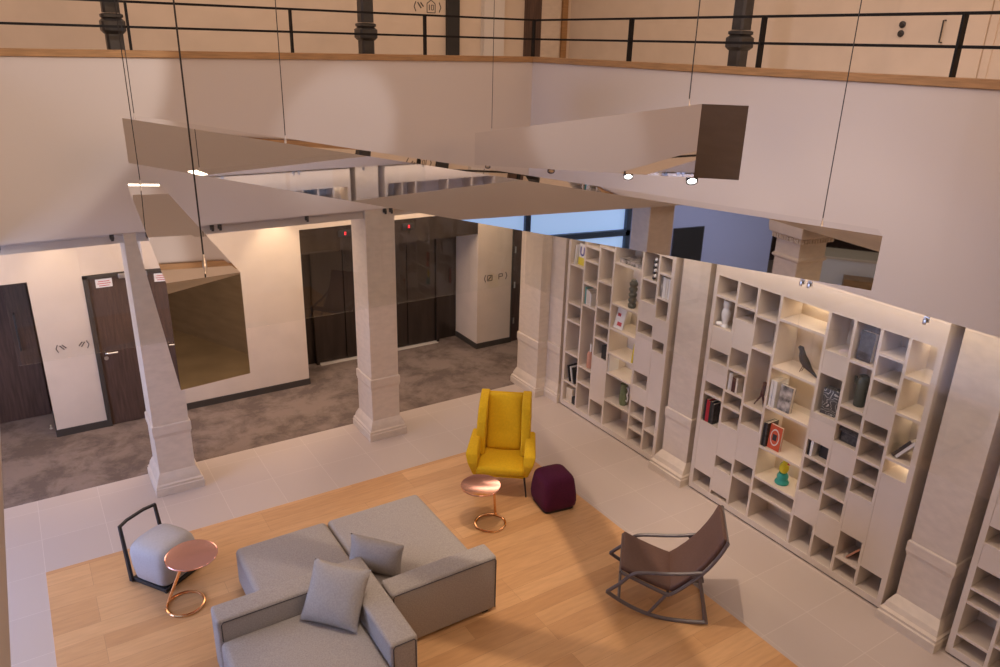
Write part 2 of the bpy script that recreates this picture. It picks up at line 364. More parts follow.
# doors on the ground floor
def door(idx, x0, x1, h, y, fw=.055):
    e = empty('door_%d' % idx, ((x0 + x1) / 2, y, 0)); e['kind'] = 'structure'
    put('frame', B(x0, x0 + fw, y - .02, y + .1, 0, h).box(x1 - fw, x1, y - .02, y + .1, 0, h).box(x0, x1, y - .02, y + .1, h - .04, h), 'skirt', e, smooth=0)
    put('leaf', B(x0 + fw + .002, x1 - fw - .002, y + .01, y + .06, .012, h - .042), 'walnut', e, smooth=0)
    return e
d1 = door(1, .527, 1.50, 2.09, YW)
hx = .645
hd = MB().tube([(hx, YW + .01, 1.045), (hx, YW - .045, 1.045), (hx + .03, YW - .055, 1.045), (hx + .14, YW - .055, 1.045)], .010)
put('handle', hd, 'steel', d1)
put('lock', MB().xf(Matrix()).lathe([(.001, 0), (.026, 0), (.026, .012), (.001, .012)]).xf(Matrix.Translation((hx, YW + .012, .965)) @ Matrix.Rotation(PI / 2, 4, 'X')), 'steel', d1)
sg = put('notice_plate', B(.665, .855, YW - .003, YW + .01, 1.92, 2.03), 'white', d1, smooth=0)
tx = MB()
for k, (a, b) in enumerate(((.695, .825), (.685, .835), (.70, .82))): tx.box(a, b, YW - .005, YW - .003, 1.995 - k * .028, 2.003 - k * .028)
put('notice_text', tx, M['redd'], sg, smooth=0)
put('door_closer', B(.93, 1.14, YW - .05, YW + .01, 2.02, 2.08, bev=.006), 'steel', d1)
d2 = door(2, 6.93, 7.85, 2.12, YW, .02)
for z in (.35, 1.0, 1.62): put('hinge', B(6.975, 7.0, YW - .028, YW - .018, z, z + .11), 'steel', d2, smooth=0)
put('door_closer', B(7.12, 7.35, YW - .05, YW + .01, 2.03, 2.09, bev=.006), 'steel', d2)
put('handle', MB().tube([(7.68, YW + .01, 1.05), (7.68, YW - .05, 1.05), (7.56, YW - .055, 1.05)], .010), 'steel', d2)
e = empty('door_3', (-.9, 11.16, 0)); e['kind'] = 'structure'
put('leaf', B(-1.6, -.70, 11.2, 11.25, .01, 2.6).box(-.69, -.09, 11.2, 11.25, .01, 2.6), 'walnut', e, smooth=0)
put('pull_handle', MB().tube([(-.28, 11.2, 1.0), (-.28, 11.13, 1.0), (-.28, 11.13, 1.5), (-.28, 11.2, 1.5)], .012), 'iron', e)
put('door_stop', MB().lathe([(.02, 0), (.022, .01), (.012, .02), (.014, .05), (.001, .06)], (-.12, 10.72, .004)), 'steel', e)
# lifts
for idx, (x0, x1) in enumerate(((3.72, 4.72), (4.86, 5.80))):
    e = empty('door_%d' % (4 + idx), ((x0 + x1) / 2, 11.13, 0)); e['kind'] = 'structure'
    mid = x0 + (x1 - x0) * .46
    put('panel', B(x0, mid - .004, 11.125, 11.15, .02, 2.15), 'liftmetal', e, smooth=0)
    put('panel', B(mid + .004, x1, 11.10, 11.14, .02, 2.15), 'liftmetal', e, smooth=0)
    put('sill', B(x0 - .02, x1 + .02, 11.00, 11.10, .004, .012), 'alu', e, smooth=0)
    put('door_surround', B(x0 - .07, x0 - .02, 11.06, 11.16, 0, 2.25).box(x1 + .02, x1 + .07, 11.06, 11.16, 0, 2.25).box(x0 - .07, x1 + .07, 11.06, 11.16, 2.15, 2.25), 'liftmetal', e, smooth=0)
struct('wall_lift_header', B(3.31, 6.255, YW + .01, YW + .06, 2.02, 2.39), 'liftmetal')
# floor displays on the lift header
for i, xc in enumerate((3.66 + .32, 5.01)):
    dsp = put('floor_display', B(xc - .10, xc + .10, YW - .002, YW + .012, 2.22, 2.32, bev=.003), 'blk')
    sgx = put('red_digit', B(xc - .003, xc + .023, YW - .0045, YW - .002, 2.248, 2.256).box(xc - .003, xc + .023, YW - .0045, YW - .002, 2.284, 2.292)
        .box(xc - .003, xc + .004, YW - .0045, YW - .002, 2.248, 2.292).box(xc + .016, xc + .023, YW - .0045, YW - .002, 2.248, 2.292), 'red_led', dsp, smooth=0)
    tag(dsp, ['small black floor display with red digit above the lift left of the middle column', 'small black floor display with red digit above the lift right of the middle column'][i], 'display')
for i, (yc, zc) in enumerate(((10.9, 1.95), (10.62, 1.95))):
    pass

# wayfinding pictograms painted on walls
def stroke(mb, pts, y, w=.010, ax='y'):
    for (a, b), (c, d) in zip(pts, pts[1:]):
        L = math.hypot(c - a, d - b); nx, nz = -(d - b) / L * w / 2, (c - a) / L * w / 2
        q = [(a + nx, b + nz), (a - nx, b - nz), (c - nx, d - nz), (c + nx, d + nz)]
        mb.prism(q, y - .004, y - .0005, 'y')
def merge(parts):
    out = MB()
    for q in parts:
        me = bpy.data.meshes.new('tmp'); q.bm.to_mesh(me); q.bm.free(); out.bm.from_mesh(me); bpy.data.meshes.remove(me)
    return out
def pictogram(x, z, s, kind, label):
    e = empty('wayfinding_sign', (x + .25 * s, YW, z - .1)); parts = []
    class PM(MB):
        def prism(self, *a, **k): q = MB(); q.prism(*a, **k); parts.append(q); return self
    mb = PM()
    stroke(mb, [(x + .03 * s, z + .07 * s), (x, z), (x + .03 * s, z - .07 * s)], YW, .014 * s)
    if kind == 'a':
        for k in (0, 1): stroke(mb, [(x + (.06 + .035 * k) * s, z + (.05 + .01 * k) * s), (x + (.12 + .035 * k) * s, z - (.03 - .02 * k) * s)], YW, .016 * s)
        X = x + .50 * s
        for k in (0, 1): stroke(mb, [(X - (.06 + .035 * k) * s, z + (.05 + .01 * k) * s), (X - (.12 + .035 * k) * s, z - (.03 - .02 * k) * s)], YW, .016 * s)
    elif kind == 'b':
        stroke(mb, [(x + .07 * s, z - .05 * s), (x + .07 * s, z + .05 * s), (x + .17 * s, z + .05 * s), (x + .17 * s, z - .05 * s), (x + .07 * s, z - .05 * s)], YW, .014 * s)
        stroke(mb, [(x + .09 * s, z - .03 * s), (x + .15 * s, z + .03 * s)], YW, .02 * s)
        X = x + .50 * s
        stroke(mb, [(X - .18 * s, z - .05 * s), (X - .18 * s, z + .05 * s), (X - .10 * s, z + .05 * s), (X - .10 * s, z), (X - .17 * s, z)], YW, .016 * s)
    else:
        stroke(mb, [(x + .06 * s, z + .06 * s), (x + .12 * s, z - .02 * s)], YW, .02 * s); stroke(mb, [(x + .11 * s, z + .06 * s), (x + .16 * s, z - .0 * s)], YW, .02 * s)
        a = x + .22 * s
        stroke(mb, [(a, z - .08 * s), (a, z + .05 * s), (a + .07 * s, z + .10 * s), (a + .14 * s, z + .05 * s), (a + .14 * s, z - .08 * s), (a, z - .08 * s)], YW, .012 * s)
        stroke(mb, [(a + .04 * s, z - .045 * s), (a + .04 * s, z + .035 * s)], YW, .014 * s)
        stroke(mb, [(a + .075 * s, z - .04 * s), (a + .075 * s, z + .03 * s), (a + .11 * s, z + .03 * s), (a + .11 * s, z - .04 * s), (a + .075 * s, z - .04 * s)], YW, .01 * s)
        X = a + .24 * s
    stroke(mb, [(X - .03 * s, z + .07 * s), (X, z), (X - .03 * s, z - .07 * s)], YW, .014 * s)
    n3 = 2
    put('left_bracket', merge(parts[:2]), 'ink', e, smooth=0); put('right_bracket', merge(parts[-2:]), 'ink', e, smooth=0)
    for nm, i0, i1 in {'a': (('left_arrow', 2, 4), ('right_arrow', 4, 6)), 'b': (('box_icon', 2, 7), ('letter_icon', 7, 11)), 'c': (('arrow', 2, 4), ('house_outline', 4, 9), ('digit_one', 9, 10), ('digit_zero', 10, 14))}[kind]:
        put(nm, merge(parts[i0:i1]), 'ink', e, smooth=0)
    return tag(e, label, 'sign')
pictogram(.105, 1.20, .74, 'a', 'dark bracket and arrow pictogram on the cream wall left of the walnut door')
pictogram(6.39, 1.24, .90, 'b', 'dark bracketed pictogram on the cream wall right of the lifts')
pictogram(5.16, 5.38, .92, 'c', 'dark bracketed 10 sign high on the upper gallery wall')

# upper gallery features
struct('trim_6', B(5.66, 5.86, YW - .06, YW, ZF, 6.8), 'blk')
struct('trim_7', B(7.02, 7.30, YW - .06, YW, ZF, 6.8), 'walnut')
struct('trim_8', B(7.305, 7.66, YW - .05, YW, ZF, 6.8), 'stone')
struct('trim_9', B(7.72, 7.82, YW - .04, YW, ZF, 6.8), 'oak')
struct('wall_gallery_recess', B(6.25, 6.60, YW - .10, YW, ZF, 6.8), 'ceil')
e = empty('door_6', (XW, 4.55, ZF)); e['kind'] = 'structure'
put('leaf', B(XW - .03, XW, 4.02, 4.92, ZF + .01, ZF + 2.1), M['cream'], e, smooth=0)
put('door_frame', B(XW - .015, XW, 4.925, 5.0, ZF, ZF + 2.18).box(XW - .015, XW, 3.94, 4.015, ZF, ZF + 2.18), M['cream'], e, smooth=0)
for z in (5.205, 5.12):
    put('lock', MB().lathe([(.001, 0), (.033, 0), (.033, .012), (.02, .016), (.02, .03), (.001, .03)]).xf(Matrix.Translation((XW - .03, 4.85, z)) @ Matrix.Rotation(-PI / 2, 4, 'Y')), 'iron', e)
put('pull_handle', MB().tube([(XW - .03, 4.42, 5.24), (XW - .07, 4.42, 5.24), (XW - .07, 4.42, 5.04), (XW - .03, 4.42, 5.04)], .008), 'iron', e)

# cast iron columns of the galleries
def iron_column():
    e = empty('cast_iron_column', (0, 0, ZF))
    a = .075
    def sq(z, h, c=.02):
        r = [(h - c, -h), (h, -h + c), (h, h - c), (h - c, h), (-h + c, h), (-h, h - c), (-h, -h + c), (-h + c, -h)]
        return [(x, y, z) for x, y in r]
    put('shaft', MB().loft([sq(.96, a), sq(2.9, a * .93)]), 'iron', e, False)
    put('collar', MB().loft([sq(.955, a), sq(.945, a + .02), sq(.92, a + .02), sq(.91, a + .005), sq(.885, a + .03), sq(.80, a + .03), sq(.77, a + .005)]), 'iron', e, False)
    put('pedestal', MB().loft([sq(0, a + .04), sq(.12, a + .04), sq(.16, a), sq(.77, a)]), 'iron', e, False)
    return e
ic = iron_column()
icl = [((1.075, 8.70), 'dark cast iron gallery column, leftmost behind the railing'), ((3.69, 8.70), 'dark cast iron gallery column beside the bracketed 10 sign'),
       ((6.36, 5.60), 'dark cast iron gallery column behind the right-hand railing')]
for i, ((x, y), lb) in enumerate(icl):
    o = ic if i == 0 else copy_tree(ic)
    o.location = (x, y, ZF); tag(o, lb, 'column', 'cast iron gallery columns')

# railings
def railing(name, axis, pos, a0, a1, posts, label):
    def bx(a, b, w0, w1, z0, z1): return B(a, b, w0, w1, z0, z1) if axis == 'x' else B(w0, w1, a, b, z0, z1)
    e = empty(name, ((a0 + a1) / 2, pos, ZP) if axis == 'x' else (pos, (a0 + a1) / 2, ZP))
    for z in (5.205, 4.985): put('rail', bx(a0, a1, pos - .009, pos + .009, z - .011, z + .011), 'black', e, smooth=0)
    for p in posts:
        po = put('post', bx(p - .009, p + .009, pos - .03, pos + .03, ZP, 5.205), 'black', e, smooth=0)
    return tag(e, label, 'railing')
railing('railing', 'x', FY + .05, NX, FX + .05, [-.39 + 1.5605 * k for k in range(1, 4)] + [FX + .03], 'black two-bar steel railing on the oak capping above the column arcade')
railing('railing', 'y', FX + .05, NY, FY + .02, [6.62, 4.88, 3.14, 1.40], 'black two-bar steel railing on the oak capping above the bookcases')

# ------------------------------------------------------------------ stone columns
def rect(x0, x1, y0, y1, z): return [(x0, y0, z), (x1, y0, z), (x1, y1, z), (x0, y1, z)]
BASE = [(0, .07), (.09, .07), (.10, .062), (.125, .062), (.14, .045), (.19, .035), (.22, .02), (.24, .012), (.26, 0)]
def fluted(name, x0, x1, y0, y1, label, group, top=ZS - .001, sides='xXyY', capital=False, kx=1.0):
    """stone pier: shaft footprint x0..x1,y0..y1; mouldings grow only on the free sides"""
    e = empty(name, ((x0 + x1) / 2, (y0 + y1) / 2, 0))
    def R(g, z): return rect(x0 - (g if 'x' in sides else 0), x1 + (g if 'X' in sides else 0), y0 - (g if 'y' in sides else 0), y1 + (g if 'Y' in sides else 0), z)
    def RB(g, z): return rect(x0 - (g * kx if 'x' in sides else 0), x1 + (g if 'X' in sides else 0), y0 - (g if 'y' in sides else 0), y1 + (g if 'Y' in sides else 0), z)
    put('base', MB().loft([RB(g, z) for z, g in BASE]), 'stone', e, smooth=20)
    put('pedestal', MB().loft([R(0, .26), R(0, .70)]), 'stone', e, smooth=0)
    put('dado_band', MB().loft([R(0, .70), R(.004, .705), R(.008, .73), R(.013, .74), R(.013, .835), R(.009, .845), R(0, .85)]), 'stone', e, smooth=20)
    put('shaft', MB().loft([R(-.004, .85), R(-.004, top if not capital else 2.62)]), 'stone', e, smooth=0)
    if capital:
        put('capital', MB().loft([R(0, 2.62), R(.02, 2.64), R(.02, 2.66), R(.0, 2.68), R(.0, 2.84), R(.03, 2.86), R(.03, 2.9), R(.07, 2.93), R(.08, 3.0), R(.08, top)]), 'stone', e, smooth=20)
        dn = MB(); k = 0
        y = y0 - .03
        while y < y1 + .03: dn.box(x0 - .055, x0 - .02, y, y + .02, 2.86, 2.91); dn.box(x1 + .02, x1 + .055, y, y + .02, 2.86, 2.91); y += .04
        x = x0 - .03
        while x < x1 + .03: dn.box(x, x + .02, y0 - .055, y0 - .02, 2.86, 2.91); dn.box(x, x + .02, y1 + .02, y1 + .055, 2.86, 2.91); x += .04
        put('dentils', dn, 'stone', e, smooth=0)
    return tag(e, label, 'column', group)
G = 'limestone columns of the arcade'
fluted('stone_column', .85, 1.235, 8.37, 8.83, 'square limestone column nearest the walnut door with the notice', G)
fluted('stone_column', 3.455, 3.84, 8.37, 8.83, 'square limestone column standing between the two lifts', G)
fluted('stone_column', .85, 1.235, -.42, -.02, 'limestone column with dentilled capital mirrored in the long hanging bar', G, capital=True)
fluted('stone_column', -.73, -.33, .62, 1.0, 'plain limestone column under the left gallery mirrored in the long hanging bar', G)
e = fluted('stone_pier', 6.11, 6.60, 8.43, 8.96, 'limestone corner pier left of the left bookcase', None, sides='xyY')
o2 = fluted('tmp', 6.275, 6.60, 8.11, 8.43, 'x', None, sides='xy')
for ch in list(o2.children): ch.parent = e; ch.matrix_parent_inverse = Matrix.Translation(WM[o2].translation - WM[e].translation); WM[ch] = WM[e]
bpy.data.objects.remove(o2)
fluted('stone_pilaster', 6.27, 6.60, 5.515, 5.925, 'limestone pilaster between the left and the middle bookcase', G + ' wall', sides='xyY', kx=2.0)
fluted('stone_pilaster', 6.27, 6.60, 2.42, 2.83, 'limestone pilaster right of the middle bookcase', G + ' wall', sides='xyY', kx=2.0)

# ------------------------------------------------------------------ bookcases
XF, XB, TH = 6.25, 6.60, .028
def bookcase(label, y0, y1, divs, cells, openbacks=()):
    """y0 = right end, y1 = left end (y decreases to the right). cells: per column list of (z_top_of_shelf, closed_above?)"""
    e = empty('bookcase', ((XF + XB) / 2, (y0 + y1) / 2, 0))
    ZT = 2.66
    f = B(XF, XB, y1 - .05, y1, .02, 2.95).box(XF, XB, y0, y0 + .05, .02, 2.95).box(XF, XB, y0 + .05, y1 - .05, .02, .09).box(XF, XB, y0 + .05, y1 - .05, ZT, 2.95)
    put('frame', f, 'laminate', e, smooth=0)
    put('plinth', B(XF + .02, XB, y0 + .02, y1 - .02, 0, .02), 'blk', e, smooth=0)
    ys = [y1 - .05 + TH / 2] + divs + [y0 + .05 - TH / 2]
    for y in divs: put('divider', B(XF + .002, XB - .02, y - TH / 2, y + TH / 2, .09, ZT), 'laminate', e, smooth=0)
    bk = MB(); bl = MB()
    for c, shelves in enumerate(cells):
        ya, yb = ys[c + 1] + TH / 2, ys[c] - TH / 2
        zs = [ZT] + [s[0] for s in shelves] + [.09]
        prev = ZT
        for z, closed in shelves + [(.09, False)]:
            if closed: put('door_panel', B(XF + .004, XF + .022, ya + .001, yb - .001, z + (0 if z > .1 else 0), prev - .001), 'laminate', e, smooth=0)
            if z > .1: put('shelf', B(XF + .004, XB - .02, ya, yb, z - .026, z), 'laminate', e, smooth=0)
            prev = z - .026
        (bl if c in openbacks else bk).box(XB - .02, XB - .002, ya - .01, yb + .01, .09, ZT)
    put('back_board', bk, 'laminate', e, smooth=0)
    if openbacks: put('back_board', bl, 'laminate_in', e, smooth=0, )
    return tag(e, label, 'bookcase', 'wall bookcases')
N, Cc = False, True
b1cols = [
 [(2.15, N), (1.60, N), (1.345, N), (.86, N), (.41, N)],
 [(2.475, N), (2.28, N), (1.965, N), (1.66, N), (.756, N), (.513, N)],
 [(2.53, N), (2.075, N), (1.72, N), (1.488, N), (1.288, N), (1.014, N), (.383, Cc)],
 [(2.395, N), (1.85, N), (1.512, N), (1.165, N), (.885, N), (.483, N)],
 [(2.326, N), (2.037, N), (1.80, Cc), (1.62, N), (1.125, Cc), (.907, N), (.706, Cc), (.487, N), (.30, N)],
 [(2.463, N), (2.161, N), (1.895, N), (1.642, Cc), (1.476, N), (.732, Cc), (.398, N)]]
bookcase('tall greige cubby bookcase, the left one beside the corner pier', 6.02, 8.01, [7.66, 7.36, 7.07, 6.555, 6.275], b1cols)
b2cols = [
 [(2.445, N), (2.085, N), (1.845, Cc), (1.68, N), (1.442, Cc), (1.285, N), (.924, N), (.311, Cc)],
 [(2.42, N), (2.26, N), (1.952, Cc), (1.69, N), (1.425, N), (1.24, N), (1.014, N), (.627, Cc), (.451, N), (.168, Cc)],
 [(2.38, N), (2.03, N), (1.368, N), (1.123, N), (.706, Cc), (.491, N)],
 [(2.427, N), (1.914, N), (1.459, N), (.994, N), (.625, N), (.438, N)],
 [(2.289, N), (2.075, Cc), (1.63, N), (1.356, Cc), (1.153, N), (.99, N), (.738, N), (.465, Cc)],
 [(2.285, N), (1.827, N), (1.649, N), (1.432, N), (1.165, Cc), (.876, N), (.644, N), (.383, Cc)],
 [(2.443, N), (2.208, N), (2.008, N), (1.80, Cc), (1.634, N), (1.395, N), (1.188, N), (1.016, N), (.592, Cc), (.283, N)],
 [(2.326, N), (1.973, N), (1.526, N), (1.357, N), (.353, Cc)]]
bookcase('tall greige cubby bookcase, the middle one with the black bird', 2.93, 5.42, [5.095, 4.832, 4.55, 4.005, 3.74, 3.48, 3.22], b2cols, (3,))
b3cols = [
 [(2.4, N), (2.1, Cc), (1.75, N), (1.38, Cc), (1.19, N), (.976, Cc), (.744, N), (.599, N), (.258, N)],
 [(2.2, N), (1.9, N), (1.5, Cc), (1.1, N), (.80, N), (.60, Cc), (.35, N)],
 [(2.3, N), (1.9, Cc), (1.2, N), (.9, N), (.5, N)],
 [(2.2, N), (1.7, N), (1.2, Cc), (.7, N)],
 [(2.3, N), (1.6, N), (1.0, N), (.5, N)]]
bookcase('tall greige cubby bookcase cut off by the right edge of the photo', .10, 2.31, [1.99, 1.73, 1.1, .6], b3cols)
for y0, y1 in ((4.05, 4.50),):
    for z in (2.64, 1.90, 1.44, .975):
        pass
area('shelf_led', (6.54, 4.28, 2.60), (.03, .4), .6, (1, .80, .55))
for z in (2.39, 1.88, 1.42, .95): area('shelf_led', (6.54, 4.28, z), (.03, .42), .55, (1, .80, .55))
for z in (2.63, 2.29, 1.94, 1.49): area('shelf_led', (6.54, 3.08, z), (.03, .2), .35, (1, .80, .55))
for z in (2.36, 1.82, 1.48, 1.13): area('shelf_led', (6.54, 6.82, z), (.03, .4), .35, (1, .80, .55))

# ------------------------------------------------------------------ glass downstands with clips
def glass(name, axis, pos, a0, a1, label, z0=1.835, z1=3.035):
    def bx(a, b, w0, w1, z0, z1): return B(a, b, w0, w1, z0, z1) if axis == 'x' else B(w0, w1, a, b, z0, z1)
    o = put(name, bx(a0 + .003, a1 - .003, pos - .005, pos + .005, z0, z1), 'glass', smooth=0)
    for c in (a0 + .04, (a0 + a1) / 2, a1 - .04):
        sgn = -1
        if axis == 'x':
            mb = B(c - .02, c + .02, pos + .006, pos + .03, 3.0, 3.045); mb.box(c - .014, c + .014, pos - .016, pos - .006, 2.985, 3.03, bev=.003)
        else:
            mb = B(pos + .006, pos + .02, c - .02, c + .02, 3.0, 3.045); mb.box(pos - .016, pos - .006, c - .014, c + .014, 2.985, 3.03, bev=.003)
        put('clip', mb, 'steel' if axis == 'y' else 'iron', o)
    return tag(o, label, 'glass panel', 'glass smoke screens under the galleries')
glass('glass_screen', 'x', 8.342, -.26, 1.752, 'clear hanging glass screen in front of the walnut doors at left')
glass('glass_screen', 'x', 8.342, 1.752, 3.745, 'clear hanging glass screen in front of the left lift and cream wall')
glass('glass_screen', 'x', 8.342, 3.745, 5.74, 'clear hanging glass screen in front of the right lift')
glass('glass_screen', 'y', 5.758, 6.15, 8.33, 'clear hanging glass screen in front of the left bookcase')
glass('glass_screen', 'y', 5.758, 3.98, 6.15, 'clear hanging glass screen in front of the left half of the middle bookcase')
glass('glass_screen', 'y', 5.758, 1.80, 3.98, 'clear hanging glass screen in front of the right half of the middle bookcase')

# ------------------------------------------------------------------ hanging mirror bars
def bar(label, P, Q, h0, h1, w, spots=(), wires=(), side=1, strip=False, nP=None, nQ=None):
    P = Vector(P); Q = Vector(Q); a = (Q - P); a2 = Vector((a.x, a.y, 0)).normalized(); n = Vector((-a2.y, a2.x, 0)) * side * w
    nP = Vector(nP) if nP else n; nQ = Vector(nQ) if nQ else n
    d0 = Vector((0, 0, -h0)); d1 = Vector((0, 0, -h1))
    e = empty('mirror_pendant', (P + Q) / 2 + n / 2)
    put('mirror_box', MB().hexa([P + d0, Q + d1, Q + nQ + d1, P + nP + d0, P, Q, Q + nQ, P + nP]), 'mirror', e, smooth=0)
    if strip: put('light_strip', MB().hexa([P + a * .003 + nP * .04 + Vector((0, 0, .0005)), P + a * .022 + nP * .04 + Vector((0, 0, .0005)), P + a * .022 + nP * .96 + Vector((0, 0, .0005)), P + a * .003 + nP * .96 + Vector((0, 0, .0005)),
        P + a * .003 + nP * .04 + Vector((0, 0, .004)), P + a * .022 + nP * .04 + Vector((0, 0, .004)), P + a * .022 + nP * .96 + Vector((0, 0, .004)), P + a * .003 + nP * .96 + Vector((0, 0, .004))]), 'ledwarm', e, smooth=0)
    for t, u in wires:
        c = P + a * t + nP.lerp(nQ, t) * u
        put('wire', MB().tube([c, (c.x, c.y, TOP)], .0032, 6), 'blk', e)
        put('wire_fitting', MB().lathe([(.009, -.002), (.009, .012), (.004, .02), (.004, .04), (.0005, .04)], c, 10), 'steel', e)
    for t, u, lit in spots:
        c = P + a * t + nP.lerp(nQ, t) * u + (d0 * (1 - t) + d1 * t)
        m = Matrix.Translation(c + Vector((0, 0, -.004))) @ (Vector((-.42, -.58, -.68))).to_track_quat('Z', 'Y').to_matrix().to_4x4()
        s = put('spotlight', MB().lathe([(.001, -.02), (.026, -.02), (.030, .0), (.030, .022), (.024, .022), (.024, .012), (.001, .012)], (0, 0, 0), 18).xf(m), 'blk', e)
        put('lens', MB().lathe([(.001, .0125), (.0235, .0125), (.0235, .0165), (.001, .0165)], (0, 0, 0), 18).xf(m), 'led' if lit else 'steel', s)
    return tag(e, label, 'pendant lamp', 'mirrored bar pendants over the lounge')
bar('longest mirrored bar pendant crossing in front of the arcade and bookcases', (.818, 6.854, 4.303), (4.447, 2.602, 3.884), .35, .35, .20, wires=((.012, .3), (.25, .5), (.938, .4)), side=1)
bar('short mirrored bar pendant pointing towards the camera, hanging lowest at left', (.733, 6.43, 3.855), (.402, 2.826, 4.10), .36, .42, .252, wires=((.02, .4), (.93, .62)), side=1, strip=True, nP=(.222, -.08, -.005), nQ=(.274, .061, -.012))
bar('mirrored bar pendant with spotlights below, hanging highest at right', (4.425, 7.478, 3.992), (2.85, 2.69, 4.682), .35, .35, .235, spots=((.03, .5, 0), (.48, .5, 0), (.80, .4, 1), (.965, .35, 1)), wires=((.06, .5), (.955, .2)), side=1, nQ=(.155, -.15, 0))

# ------------------------------------------------------------------ reception counter in the near arcade (seen in mirrors)
e = empty('reception_counter', (-3.55, -5.9, 0), -.78)
put('body', B(-.8, .8, -.35, .35, 0, 1.02), 'white', e, False, 0)
put('drawer_box', B(.2, .75, .36, .75, 0, .72), M['oak'], e, False, 0)
put('top', B(-.85, .85, -.4, .4, 1.02, 1.07), M['beige'], e, False, 0)
tag(e, 'white reception counter with oak top under the near gallery, seen mirrored', 'counter')

# ------------------------------------------------------------------ sofa
def rbox(x0, x1, y0, y1, z0, z1, b=.035, seg=4): return B(x0, x1, y0, y1, z0, z1, bev=b, seg=seg)
def puffed(x0, x1, y0, y1, z0, z1, b=.05, crown=.018, n=10):
    """upholstered block: rounded box with a slightly crowned top"""
    mb = B(x0, x1, y0, y1, z0, z1, bev=b, seg=5); bm = mb.bm
    bmesh.ops.subdivide_edges(bm, edges=[ed for ed in bm.edges if ed.calc_length() > .25], cuts=n, use_grid_fill=True)
    cx, cy, hx, hy = (x0 + x1) / 2, (y0 + y1) / 2, (x1 - x0) / 2, (y1 - y0) / 2
    for v in bm.verts:
        if v.co.z > (z0 + z1) / 2:
            u, w = (v.co.x - cx) / hx, (v.co.y - cy) / hy
            v.co.z += crown * max(0, 1 - u * u) * max(0, 1 - w * w)
    return mb
s1 = empty('platform_sofa', (2.15, 5.7, 0))
put('seat_cushion', puffed(1.18, 2.07, 5.44, 6.35, .03, .42, .05), 'sofa', s1)
put('seat_cushion', puffed(2.08, 3.09, 5.01, 6.35, .03, .42, .05), 'sofa', s1)
put('backrest', rbox(2.085, 3.125, 4.79, 5.02, .025, .605, .028), 'sofa', s1)
put('piping', MB().tube([(2.10, 4.787, .04), (2.10, 4.786, .56), (2.115, 4.787, .582), (3.095, 4.787, .582), (3.112, 4.787, .56), (3.112, 4.787, .04)], .0045, 6), 'piping', s1)
tag(s1, 'grey fabric platform sofa with two wide seats and a low back facing away', 'sofa')
s2 = empty('corner_sofa', (1.4, 4.7, 0))
put('seat_cushion', puffed(.775, 1.84, 4.22, 5.215, .10, .405, .05), 'sofa', s2)
put('backrest', rbox(.765, 2.072, 5.20, 5.425, .025, .605, .028), 'sofa', s2)
put('armrest', rbox(1.835, 2.072, 4.27, 5.21, .025, .605, .028), 'sofa', s2)
put('piping', MB().tube([(.80, 5.197, .40), (.80, 5.197, .56), (.815, 5.197, .582), (1.83, 5.197, .582)], .0045, 6), 'piping', s2)
put('piping', MB().tube([(1.86, 4.268, .04), (1.86, 4.268, .56), (1.875, 4.268, .582), (2.035, 4.268, .582), (2.05, 4.268, .56), (2.05, 4.268, .04)], .0045, 6), 'piping', s2)
put('plinth', B(.80, 1.84, 4.25, 5.2, .02, .10), 'blk', s2, smooth=0)
put('leg', B(.78, .86, 5.32, 5.40, 0, .03), 'blk', s2, smooth=0); put('leg', B(1.95, 2.03, 4.3, 4.38, 0, .03), 'blk', s2, smooth=0)
tag(s2, 'grey fabric sofa with right armrest in the foreground holding the upright pillow', 'sofa')
for (lx, ly) in ((1.27, 6.28), (3.02, 6.28), (3.02, 4.84), (2.14, 4.84), (1.27, 5.5)): put('leg', B(lx - .03, lx + .03, ly - .03, ly + .03, 0, .035), 'blk', s1, smooth=0)

def pillow(w, h, t, n=22):
    mb = MB(); top = []; bot = []
    for j in range(n + 1):
        rt, rb = [], []
        for i in range(n + 1):
            u, v = -1 + 2 * i / n, -1 + 2 * j / n
            pin = 1 - .06 * (1 - abs(u)) ** 0 * (1 - v * v) * 0
            x = u * w / 2 * (1 - .05 * (1 - v * v) * abs(u)); y = v * h / 2 * (1 - .05 * (1 - u * u) * abs(v))
            th = t / 2 * ((1 - abs(u) ** 2.6) * (1 - abs(v) ** 2.6)) ** .55
            wr = .006 * math.sin(7 * u + 3 * v) * math.sin(5 * v - 2 * u) * (1 - u * u)
            rt.append(mb.bm.verts.new((x, y, th + wr * .6))); rb.append(mb.bm.verts.new((x, y, -th + wr * .4)) if 0 < i < n and 0 < j < n else rt[-1])
        top.append(rt); bot.append(rb)
    for j in range(n):
        for i in range(n):
            mb.bm.faces.new((top[j][i], top[j][i + 1], top[j + 1][i + 1], top[j + 1][i]))
            f = [bot[j][i], bot[j + 1][i], bot[j + 1][i + 1], bot[j][i + 1]]
            if len(set(f)) == 4 and not mb.bm.faces.get(f): mb.bm.faces.new(f)
    return mb
def axes(c, X, Y):   # matrix whose local x,y follow the given directions
    X = Vector(X).normalized(); Z = X.cross(Vector(Y)).normalized(); Y = Z.cross(X)
    m = Matrix((X, Y, Z)).transposed().to_4x4(); m.translation = Vector(c); return m
# upright pillow in the corner of the front sofa
o = put('throw_pillow', pillow(.52, .50, .16).xf(axes((1.675, 5.00, .635), (.66, -.75, 0), (.2, .24, .40))), 'sofa2', smooth=80)
tag(o, 'pale grey square pillow standing upright in the corner of the foreground sofa', 'pillow', 'throw pillows')
o = put('throw_pillow', pillow(.52, .32, .20).xf(axes((2.20, 5.385, .572), (.68, -.73, -.05), (-.05, .13, .24))), 'sofa2', smooth=80)
tag(o, 'pale grey pillow on the platform sofa, tucked between the two sofa backs', 'pillow', 'throw pillows')

